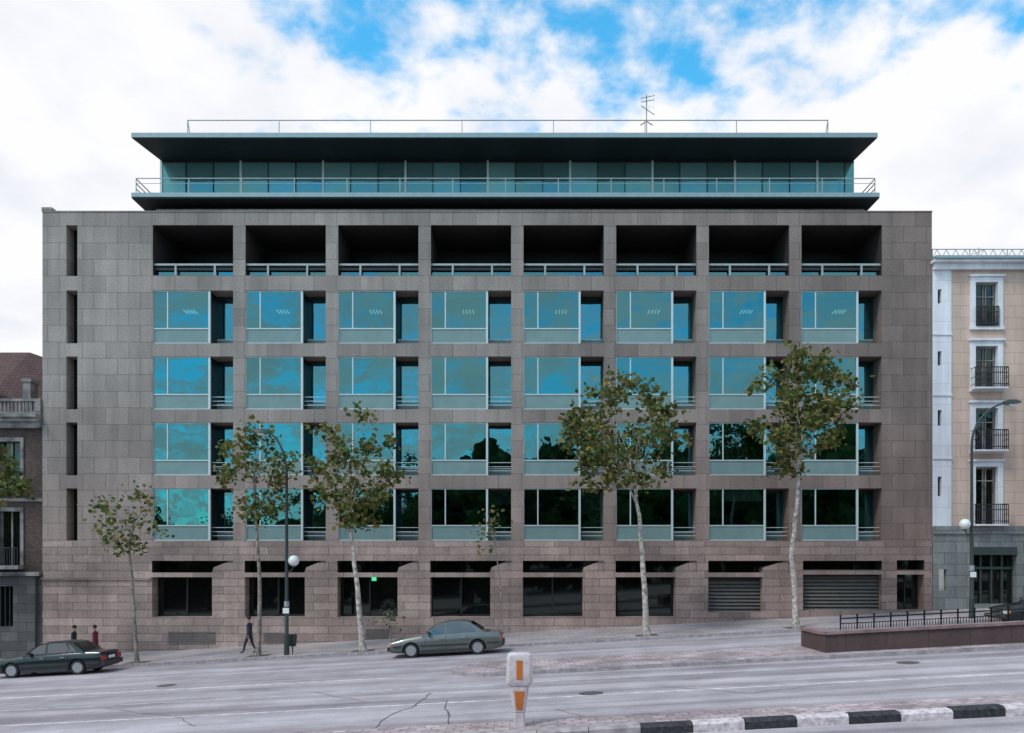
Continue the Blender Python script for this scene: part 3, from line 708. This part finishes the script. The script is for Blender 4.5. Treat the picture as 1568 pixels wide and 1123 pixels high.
# ------------------------------------------------------------ trees
def quads_mesh(name,C,size,mat,parent,seed=0,flat=0.3):
    r=np.random.RandomState(seed); n=len(C)
    a=r.normal(size=(n,3)); a[:,2]*=0.8; a/=np.linalg.norm(a,axis=1)[:,None]
    t=r.normal(size=(n,3)); b=np.cross(a,t); b/=np.linalg.norm(b,axis=1)[:,None]
    s=size*r.uniform(0.6,1.25,size=(n,1))
    P=np.stack([C-a*s*.55, C+b*s*.5-a*s*.1, C+b*s*.28+a*s*.4, C+a*s*.62, C-b*s*.28+a*s*.4, C-b*s*.5-a*s*.1],1).reshape(-1,3)
    me=bpy.data.meshes.new(name); me.from_pydata(P.tolist(),[],[tuple(range(6*i,6*i+6)) for i in range(n)])
    me.materials.append(mat); o=bpy.data.objects.new(name,me); link(o,parent); return o
def tree(name,px,D,axis,crown,nc,leaves,lsize,r0,seed,bark='bark',spread=0.42):
    rs=random.Random(seed); X0=wx(px,D); z0=gz(X0); g=group(name,(X0,D,z0)); mb=MB()
    ax=[Vector((wx(a,D)-X0,0,wz(b,D)-z0)) for a,b in axis]
    ax[0].z=-0.05; 
    for i in range(1,len(ax)): ax[i].y=rs.uniform(-.15,.15)
    pts=[]
    for a,b in zip(ax[:-1],ax[1:]):
        for i in range(5): pts.append(a.lerp(b,i/5)+Vector((rs.uniform(-.025,.025),rs.uniform(-.025,.025),0)))
    pts.append(ax[-1]); n=len(pts)
    rad=[r0*(1-0.62*(i/(n-1))**0.8) for i in range(n)]; rad[0]*=1.35
    mb.tube(pts,rad,10)
    if r0>.06: # soil pit round the trunk
        mb.face([(-.5,-.38,-.5*SL+.005),(.5,-.38,.5*SL+.005),(.5,.5,.5*SL+.005),(-.5,.5,-.5*SL+.005)],1)
    top=pts[-1]; rt=rad[-1]
    cx0,cx1=wx(crown[0],D)-X0,wx(crown[1],D)-X0; zt,zb=wz(crown[2],D)-z0,wz(crown[3],D)-z0
    cc=Vector(((cx0+cx1)/2,0,(zt+zb)/2)); hx=(cx1-cx0)/2; hz=(zt-zb)/2
    nl=6 if nc>25 else 4; limbs=[]
    for k in range(nl):
        a=2*math.pi*k/nl+rs.uniform(-.4,.4); rr=rs.uniform(.3,.62)
        e=Vector((cc.x+hx*rr*math.cos(a),hx*rr*math.sin(a),cc.z+hz*rs.uniform(.1,.75)))
        s=pts[-1-rs.randint(0,3)]; m1=s.lerp(e,.35)+Vector((rs.uniform(-.2,.2),rs.uniform(-.2,.2),.15)); m2=s.lerp(e,.7)+Vector((rs.uniform(-.15,.15),rs.uniform(-.15,.15),.1))
        ch=[s,s.lerp(m1,.5),m1,m1.lerp(m2,.5),m2,e]; ra=[rt*.75*(1-.8*i/5) for i in range(6)]
        mb.tube(ch,ra,6); limbs+= [(p,ra[i]) for i,p in enumerate(ch) if i>0]
    limbs.append((top,rt*.6))
    L_=[]; cls=[]
    for k in range(nc):
        for _ in range(40):
            v=Vector((rs.uniform(-1,1),rs.uniform(-1,1),rs.uniform(-1,1)))
            if v.length<1 and v.length>rs.uniform(0.2,0.75): break
        if v.z<0: v.x*=0.8+0.2*(1+v.z)
        c=Vector((cc.x+v.x*hx,v.y*hx,cc.z+v.z*hz))
        best=min(limbs,key=lambda q:(q[0]-c).length+ (0.8 if q[0].z>c.z else 0))
        s=best[0]; m=s.lerp(c,.5)+Vector((rs.uniform(-.15,.15),rs.uniform(-.15,.15),rs.uniform(0,.2)))
        r1=max(.012,min(best[1]*.6,.035)); mb.tube([s,m,c],[r1,r1*.7,.006],4)
        if len(limbs)<200: limbs.append((m,r1*.7))
        for j in range(3):
            d=c+Vector((rs.gauss(0,1),rs.gauss(0,1),rs.gauss(0,.7)+.2)).normalized()*rs.uniform(.2,.55)*spread/.42
            mb.tube([m.lerp(c,.6),d],[.01,.005],3)
            cls.append(d)
        cls.append(c)
    per=max(1,leaves/len(cls))
    r2=np.random.RandomState(seed)
    for c in cls:
        k=int(per*r2.uniform(.3,1.8)+.5)
        L_.append(np.array(c)+r2.normal(size=(k,3))*np.array([spread,spread,spread*.8])*.6*r2.uniform(.6,1.2))
    C=np.concatenate(L_)
    mb.build('trunk_and_limbs',[M[bark],M['soil']],g,smooth=True,angle=60)
    quads_mesh('foliage',C,lsize,M['leaf'],g,seed)
tree('plane_tree',210,36.95,[(210,1016),(205,930),(198,835),(203,800)],(153,250,752,852),18,460,.18,.10,11)
tree('plane_tree',396,37.2,[(396,1004),(398,900),(392,800),(388,740)],(338,448,655,800),30,1150,.19,.115,12)
tree('plane_tree',556,36.95,[(556,999),(548,900),(536,812),(535,760)],(474,604,626,812),40,1800,.20,.15,13,'bark_pale')
tree('plane_tree',990,37.3,[(990,972),(985,880),(979,790),(972,748)],(864,1042,583,762),52,3000,.20,.16,14,'bark_pale')
tree('plane_tree',1220,37.3,[(1220,960),(1214,850),(1220,760),(1224,715)],(1146,1302,540,720),50,2800,.20,.15,15,'bark_pale')
tree('young_tree',768,37.2,[(768,985),(767,920),(762,860),(752,800)],(735,775,775,870),7,60,.18,.04,16)
tree('young_tree',598,37.5,[(598,992),(598,965),(597,950)],(590,607,935,965),4,40,.15,.04,17)
tree('plane_tree',-25,37.0,[(-25,1030),(-20,900),(-18,790),(-12,750)],(-90,30,660,790),28,1300,.21,.15,18)
tree('plane_tree',1760,37.3,[(1760,935),(1758,850),(1752,760)],(1670,1850,560,740),34,1800,.21,.15,19)

# park trees on the near side, behind the viewpoint (seen reflected in the glass)
g=group('park_trees'); C=[]; rs=np.random.RandomState(5); tm=MB()
core=MB()
for k in range(42):
    x=-76+k*3.6+rs.uniform(-1,1); y=-20+rs.uniform(-4,3)
    top=10.5+9.8/(1+math.exp(-(x+13)/3.0))+rs.uniform(-2.4,1.4)
    zg=gz(x); tm.tube([(x,y,zg-.3),(x+.3,y,zg+(top-zg)*.5)],[.35,.2],6)
    nq=14
    for q in range(nq):
        r_=rs.uniform(1.5,2.7); zc_=zg+1.0+(top-1.9-zg-1.0)*(q+rs.uniform(0,1))/nq
        c=np.array([x+rs.uniform(-2.2,2.2),y+rs.uniform(-2.0,2.0),zc_])
        core.sphere(tuple(c),r_*.9,0,8,6)
        v=rs.normal(size=(130,3)); v/=np.linalg.norm(v,axis=1)[:,None]; C.append(c+v*r_*rs.uniform(.8,1.18,size=(130,1)))
tm.build('trunks',[M['bark']],g); core.build('inner_foliage',[M['leafdark']],g)
quads_mesh('foliage',np.concatenate(C),.6,M['leafdark'],g,3)

# ------------------------------------------------------------ bollard
bx_,by_=wx(795.5,17.3),17.3; g=group('traffic_bollard',(bx_,by_,gz(bx_)+.03)); mb=MB()
def sec(w,d,z,c=.25):
    cw,cd=w*c,d*c
    return [(-w+cw,-d,z),(w-cw,-d,z),(w,-d+cd,z),(w,d-cd,z),(w-cw,d,z),(-w+cw,d,z),(-w,d-cd,z),(-w,-d+cd,z)]
mb.loft([sec(.13,.11,-.03),sec(.115,.10,.25),sec(.12,.10,.30)],0)
mb.loft([sec(.125,.11,.30),sec(.20,.15,.82),sec(.20,.15,.86)],0)
mb.loft([sec(.215,.16,.862),sec(.275,.19,.93),sec(.285,.20,1.0),sec(.27,.19,1.48),sec(.25,.17,1.54),sec(.19,.12,1.57)],0)
mb.build('housing',[M['bollard']],g,smooth=True,angle=25,bevel=.012,fix=True)
mb=MB()
def panel(z0,w0,y0,z1,w1,y1,t=.012): 
    for s in (1,-1): mb.loft([[(-w0,s*(-y0),z0),(w0,s*(-y0),z0),(w0,s*(-y0-t),z0),(-w0,s*(-y0-t),z0)],[(-w1,s*(-y1),z1),(w1,s*(-y1),z1),(w1,s*(-y1-t),z1),(-w1,s*(-y1-t),z1)]])
panel(.36,.065,.114,.76,.11,.146); panel(1.02,.065,.198,1.42,.065,.190)
mb.build('orange_panels',[M['orange']],g,fix=True)

# litter bin
X=wx(448,37.3); g=group('litter_bin',(X,37.3,gz(X))); mb=MB()
mb.tube([(0,0,0),(0,0,.4)],.03,8); mb.tube([(0,0,.35),(0,0,.4),(0,0,.85),(0,0,.88)],[.14,.17,.21,.22],14,0); mb.tube([(0,0,.881),(0,0,.9)],[.2,.12],14,1)
mb.build('bin_body',[M['lamp_green'],M['black']],g,smooth=True)

# ------------------------------------------------------------ cars
def car(px,D,col,name='parked_car',seed=0,flip=1):
    X=wx(px,D); g=group(name,(X,D,gz(X)-.13),(0,-math.atan(SL),0))
    paint=simple('car_paint',col,.28,.35,.05,2,0,.6)
    st=[(-2.37,.60,.32,.74),(-2.32,.69,.26,.82),(-2.1,.755,.22,.855),(-1.7,.81,.19,.865),(-1.2,.865,.18,.87),(-.9,.90,.18,.87),(0,.93,.18,.87),(1.0,.945,.18,.87),(1.5,.95,.18,.87),(2.0,.93,.2,.86),(2.28,.90,.25,.84),(2.36,.80,.30,.80),(2.38,.55,.34,.77)]
    rings=[]
    for x,zt,zb,w in st:
        h=zt-zb
        half=[(w*.90,zb),(w*.985,zb+h*.18),(w,zb+h*.48),(w*.99,zb+h*.66),(w*.955,zb+h*.86),(w*.88,zt-.012),(w*.5,zt+.012)]
        rings.append([(x,-y,z) for y,z in half]+[(x,y,z) for y,z in reversed(half)])
    mb=MB(); mb.loft(rings); body=mb.build('body',[paint,M['carplastic']],g,smooth=True,angle=40,fix=True)
    cb=MB()
    for xc in (-1.46,1.34): cb.tube([(xc,-1.1,.31),(xc,-.55,.31)],.365,28); cb.tube([(xc,.55,.31),(xc,1.1,.31)],.365,28)
    cut=cb.build('cut',[M['carplastic']],None,fix=True)
    cut.location=g.location; cut.rotation_euler=g.rotation_euler
    bpy.context.view_layer.update()
    md=body.modifiers.new('b','BOOLEAN'); md.operation='DIFFERENCE'; md.object=cut; md.solver='EXACT'
    try: md.material_mode='TRANSFER'
    except Exception: pass
    dg=bpy.context.evaluated_depsgraph_get(); me=bpy.data.meshes.new_from_object(body.evaluated_get(dg)); body.modifiers.clear(); body.data=me
    bpy.data.objects.remove(cut)
    def side(x,z):
        t=(z-.92)/.5; return .80-.19*t
    prof=[(-.98,.88),(-.62,1.16),(-.30,1.355),(-.05,1.405),(.40,1.43),(.85,1.41),(1.06,1.36),(1.40,1.14),(1.68,.93)]
    mb=MB(); rings=[]
    for x,z in prof:
        zr=z; w1=side(x,zr); w0=.80
        rings.append([(x,-w0,.86),(x,-w1-.0,zr-.03),(x,-w1+.07,zr),(x,0,zr+.015),(x,w1-.07,zr),(x,w1,zr-.03),(x,w0,.86)])
    mb.loft(rings); mb.build('cabin',[paint],g,smooth=True,angle=40,fix=True)
    gm=MB()
    def sidey(x,z):
        for (xa,za),(xb,zb) in zip(prof[:-1],prof[1:]):
            if xa<=x<=xb:
                zr=za+(zb-za)*(x-xa)/(xb-xa); break
        w1=side(x,zr); t=(z-.86)/(zr-.03-.86); return .80+(w1-.80)*t
    def win(poly,mi=0,off=.01):
        for s in (1,-1): gm.face([(x,s*(sidey(x,z)+off),z) for x,z in poly],mi)
    win([(-.70,.945),(-.02,.955),(-.02,1.345),(-.27,1.315),(-.52,1.15)]); win([(.06,.955),(.86,.965),(.96,1.10),(.80,1.345),(.45,1.365),(.06,1.355)]); win([(.90,.965),(1.30,.975),(1.12,1.18),(.98,1.27),(.89,1.30),(1.0,1.12)])
    def cross(pa,pb,off,mi=0):
        (xa,za),(xb,zb)=pa,pb; wa=side(xa,za)-.09; wb=side(xb,zb)-.09
        gm.face([(xa,-wa,za+off),(xa,wa,za+off),(xb,wb,zb+off),(xb,-wb,zb+off)],mi)
    cross((-.90,.945),(-.62,1.165),.022);cross((-.62,1.165),(-.34,1.335),.022); cross((1.10,1.335),(1.40,1.145),.022);cross((1.40,1.145),(1.60,1.00),.022)
    gm.build('windows',[M['carglass']],g)
    iw=MB()
    for s in (1,-1):
        y0,y1=(s*.868,s*.885)
        for a,c in ((-1.07,.95),(1.73,2.28),(-2.2,-1.86)): iw.box(a,c,y0,y1,.44,.52,0)
        for a,c in ((-1.05,.93),): iw.box(a,c,s*.84,s*.866,.20,.30,0)
        for xx in (-.86,.02): iw.box(xx,xx+.008,s*.866,s*.8735,.30,.88,0)
        iw.box(.93,.938,s*.862,s*.8725,.62,.90,0)
        for xx in (-.22,.64): iw.box(xx,xx+.17,s*.862,s*.885,.745,.775,2)
        iw.loft([[(-.72,s*.82,.95),(-.60,s*.82,.95),(-.60,s*.82,1.03),(-.72,s*.82,1.03)],[(-.72,s*.98,.96),(-.62,s*.98,.96),(-.62,s*.98,1.07),(-.72,s*.98,1.07)]],0)
        iw.box(-2.385,-2.30,s*.50,s*.76,.50,.66,3)
        iw.box(-2.33,-2.24,s*.76,s*.835,.52,.64,5)
        iw.box(2.32,2.40,s*.45,s*.79,.56,.76,4); 
    iw.box(-2.40,-2.33,-.36,.36,.46,.66,2); iw.box(-2.405,-2.395,-.33,.33,.49,.63,0)
    iw.box(-2.46,-2.26,-.80,.80,.31,.47,0); iw.box(2.28,2.46,-.80,.80,.33,.52,0); iw.box(2.385,2.40,-.26,.26,.6,.72,1)
    iw.box(-2.462,-2.458,-.78,.78,.41,.43,2)
    iw.build('trim',[M['carplastic'],M['white'],M['chrome'],M['carlight'],M['redlight'],M['orange']],g,bevel=.008,fix=True)
    wm=MB()
    for xc in (-1.46,1.34):
        for s in (1,-1):
            yo=s*.845; yi=s*.64
            def ring(r,y): return [(xc+r*math.cos(2*math.pi*q/28),y,.31+r*math.sin(2*math.pi*q/28)) for q in range(28)]
            wm.loft([ring(.29,yi),ring(.31,yi+s*.02),ring(.31,yo-s*.025),ring(.295,yo),ring(.215,yo-s*.004)],0,False)
            wm.loft([ring(.214,yo-s*.004),ring(.20,yo-s*.035),ring(.08,yo-s*.02),ring(.05,yo-s*.008)],1)
            for q in range(8):
                a=2*math.pi*q/8; cx=xc+.145*math.cos(a); cz=.31+.145*math.sin(a)
                wm.tube([(cx,yo-s*.04,cz),(cx,yo-s*.018,cz)],.026,8,0)
    wm.build('wheels',[M['tyre'],M['rim']],g,smooth=True,angle=35,fix=True)
    return g
car(686,34.75,(0.135,0.145,0.132))
car(88,35.0,(0.010,0.018,0.019))
car(1610,35.2,(0.02,0.022,0.026))

# ------------------------------------------------------------ people
def person(px,D,jacket,trousers,hair,face_dir,h=1.72,stride=.28,seed=0):
    X=wx(px,D); g=group('pedestrian',(X,D,gz(X)),(0,0,face_dir)); k=h/1.72
    V=[];E=[];R_=[]
    def add(p,r,par=None):
        V.append((p[0]*k,p[1]*k,p[2]*k)); R_.append((r*k,r*k)); i=len(V)-1
        if par is not None: E.append((par,i))
        return i
    pel=add((0,0,.93),.125); wa=add((0.0,0,1.08),.12,pel); ch=add((.02,0,1.28),.145,wa); nk0=add((.02,0,1.43),.075,ch); nk=add((.03,0,1.50),.052,nk0); hd0=add((.045,0,1.57),.075,nk); hd=add((.045,0,1.655),.075,hd0)
    for s in (1,-1):
        f=stride*s
        hp=add((0,s*.09,.88),.095,pel); kn=add((f*.5+.04,s*.1,.48),.062,hp); an=add((f-.03 if s<0 else f,s*.1,.10+(0.06 if s<0 else 0)),.042,kn); to=add((f+.16 if s>0 else f+.12,s*.11,.035),.035,an)
        sh=add((.01,s*.185,1.37),.062,ch); el=add((-f*.35,s*.24,1.10),.045,sh); wr=add((-f*.6+.08,s*.235,.87),.030,el); pm=add((-f*.65+.10,s*.23,.80),.030,wr)
        for q in range(4):
            a=add((-f*.65+.085+q*.016,s*(.225+.0),.74+abs(q-1.5)*.004),.009,pm); add((-f*.65+.10+q*.016,s*.215,.70+abs(q-1.5)*.008),.008,a)
        add((-f*.65+.15,s*.215,.775),.010,pm)
    me=bpy.data.meshes.new('body'); me.from_pydata(V,E,[]); o=bpy.data.objects.new('body',me); link(o)
    sk=o.modifiers.new('s','SKIN'); 
    for i,r in enumerate(R_): me.skin_vertices[0].data[i].radius=r
    me.skin_vertices[0].data[0].use_root=True
    sb=o.modifiers.new('ss','SUBSURF'); sb.levels=2; sb.render_levels=2
    bpy.context.view_layer.update(); dg=bpy.context.evaluated_depsgraph_get(); m2=bpy.data.meshes.new_from_object(o.evaluated_get(dg)); bpy.data.objects.remove(o)
    skin=simple('skin',(.42,.26,.19),.6); 
    for m_ in (simple('jacket',jacket,.85),simple('trousers',trousers,.85),skin,simple('shoes',(.02,.015,.012),.5)): m2.materials.append(m_)
    for p in m2.polygons:
        z=p.center.z/k; y=abs(p.center.y/k)
        p.material_index= 3 if z<.10 else (2 if (z>1.47) or (y>.17 and z<.86) else (0 if z>.86 else 1)); p.use_smooth=True
    o=bpy.data.objects.new('body',m2); link(o,g)
    mb=MB(); mb.sphere((.03*k,0,1.675*k),.098*k,0,14,9,(1.05,.92,1.0)); mb.build('hair',[simple('hair',hair,.8)],g,smooth=True)
    mb=MB(); mb.sphere((.075*k,0,1.61*k),.072*k,0,12,8,(.85,.82,1.2)); mb.loft([[(.13*k,-.014*k,1.595*k),(.13*k,.014*k,1.595*k),(.13*k,0,1.64*k)],[(.158*k,-.006*k,1.597*k),(.158*k,.006*k,1.597*k),(.14*k,0,1.635*k)]],0)
    for s in (1,-1):
        mb.sphere((.128*k,s*.028*k,1.635*k),.011*k,1,8,6); mb.sphere((.045*k,s*.078*k,1.62*k),.02*k,0,8,6,(1,.4,1.5))
    mb.box(.128*k,.138*k,-.022*k,.022*k,1.568*k,1.576*k,2)
    mb.build('face',[skin,M['black'],M['redlight']],g,smooth=True)
person(382,38.6,(.03,.035,.06),(.03,.03,.045),(.02,.012,.008),math.pi*.95,1.75,.25)
person(113,39.4,(.02,.02,.022),(.03,.03,.035),(.015,.01,.008),0.1,1.72,.22)
person(146,39.0,(.16,.02,.045),(.03,.03,.04),(.03,.015,.01),math.pi,1.70,.24)

# ------------------------------------------------------------ world
w=bpy.data.worlds.new('World'); S.world=w; w.use_nodes=True; nt=w.node_tree; nt.nodes.clear()
out=nt.nodes.new('ShaderNodeOutputWorld'); bg=nt.nodes.new('ShaderNodeBackground'); L(nt,bg.outputs[0],out.inputs[0])
sd=Vector((-.5,-.42,.85)).normalized(); el=math.asin(sd.z); rot=math.atan2(sd.x,sd.y)
sky=N(nt,'ShaderNodeTexSky',sky_type='NISHITA'); sky.sun_disc=False; sky.sun_elevation=el; sky.sun_rotation=rot%(2*math.pi); sky.air_density=1.2; sky.ozone_density=2.5; sky.dust_density=0.3
tc=N(nt,'ShaderNodeTexCoord'); sp=N(nt,'ShaderNodeSeparateXYZ'); L(nt,tc.outputs['Generated'],sp.inputs[0])
def mth(op,a,b=None,clamp=False):
    m=N(nt,'ShaderNodeMath',operation=op,use_clamp=clamp)
    for i,v in enumerate((a,b)):
        if v is None: continue
        if isinstance(v,(int,float)): m.inputs[i].default_value=v
        else: L(nt,v,m.inputs[i])
    return m.outputs[0]
X,Y,Z=sp.outputs
zp=mth('ADD',mth('MAXIMUM',Z,0.0),0.25)
cb=N(nt,'ShaderNodeCombineXYZ'); L(nt,mth('DIVIDE',X,zp),cb.inputs[0]); L(nt,mth('DIVIDE',Y,zp),cb.inputs[1])
n1=N(nt,'ShaderNodeTexNoise'); n1.inputs['Scale'].default_value=12.0; n1.inputs['Detail'].default_value=9; n1.inputs['Roughness'].default_value=.56; n1.inputs['Distortion'].default_value=.1; L(nt,cb.outputs[0],n1.inputs['Vector'])
n2=N(nt,'ShaderNodeTexNoise'); n2.inputs['Scale'].default_value=3.4; n2.inputs['Detail'].default_value=3; L(nt,cb.outputs[0],n2.inputs['Vector'])
def sm(v,a,b):
    r=N(nt,'ShaderNodeMapRange',interpolation_type='SMOOTHSTEP'); r.inputs['From Min'].default_value=a; r.inputs['From Max'].default_value=b; L(nt,v,r.inputs['Value']); return r.outputs[0]
hi=sm(Z,0.40,0.555)
dx=mth('ABSOLUTE',mth('SUBTRACT',X,0.16)); cen=mth('SUBTRACT',1.0,mth('MULTIPLY',sm(dx,0.30,0.66),0.9))
front=mth('MULTIPLY',hi,cen); back=mth('MULTIPLY',sm(mth('MULTIPLY',Y,-1.0),0.0,0.3),0.78)
opn=mth('MAXIMUM',front,back)
dens=mth('ADD',mth('MULTIPLY',n1.outputs['Fac'],0.6),mth('MULTIPLY',n2.outputs['Fac'],0.4))
thr=mth('ADD',0.26,mth('MULTIPLY',opn,0.275))
cl=mth('SUBTRACT',dens,thr); cl=sm(cl,-0.12,0.11)
blue=mixc(nt,1.0,sky.outputs[0],(0.75,2.55,2.75),'MULTIPLY')
n5=N(nt,'ShaderNodeTexNoise'); n5.inputs['Scale'].default_value=4.5; n5.inputs['Detail'].default_value=6; L(nt,cb.outputs[0],n5.inputs['Vector'])
sh=ramp(nt,[(0.30,(8.3,8.6,9.3)),(0.52,(9.9,9.9,10.2))]); L(nt,n5.outputs['Fac'],sh.inputs[0])
fin=mixc(nt,cl,blue,sh.outputs[0])
L(nt,fin,bg.inputs[0]); bg.inputs[1].default_value=0.1
sun=bpy.data.lights.new('sun','SUN'); sun.energy=2.0; sun.angle=math.radians(16); sun.color=(1,.955,.91)
so=bpy.data.objects.new('sun',sun); so.rotation_euler=sd.to_track_quat('Z','Y').to_euler(); link(so)
# camera
cam=bpy.data.cameras.new('camera'); cam.sensor_width=36; cam.lens=36*F/1568; cam.shift_x=-(VX-784)/1568; cam.shift_y=(HY-561.5)/1568; cam.clip_end=4000; cam.clip_start=.1
co=bpy.data.objects.new('camera',cam); co.location=(0,0,EYE); co.rotation_euler=(math.pi/2,0,0); link(co); S.camera=co
S.view_settings.view_transform='Standard'; S.view_settings.look='None'; S.view_settings.exposure=0
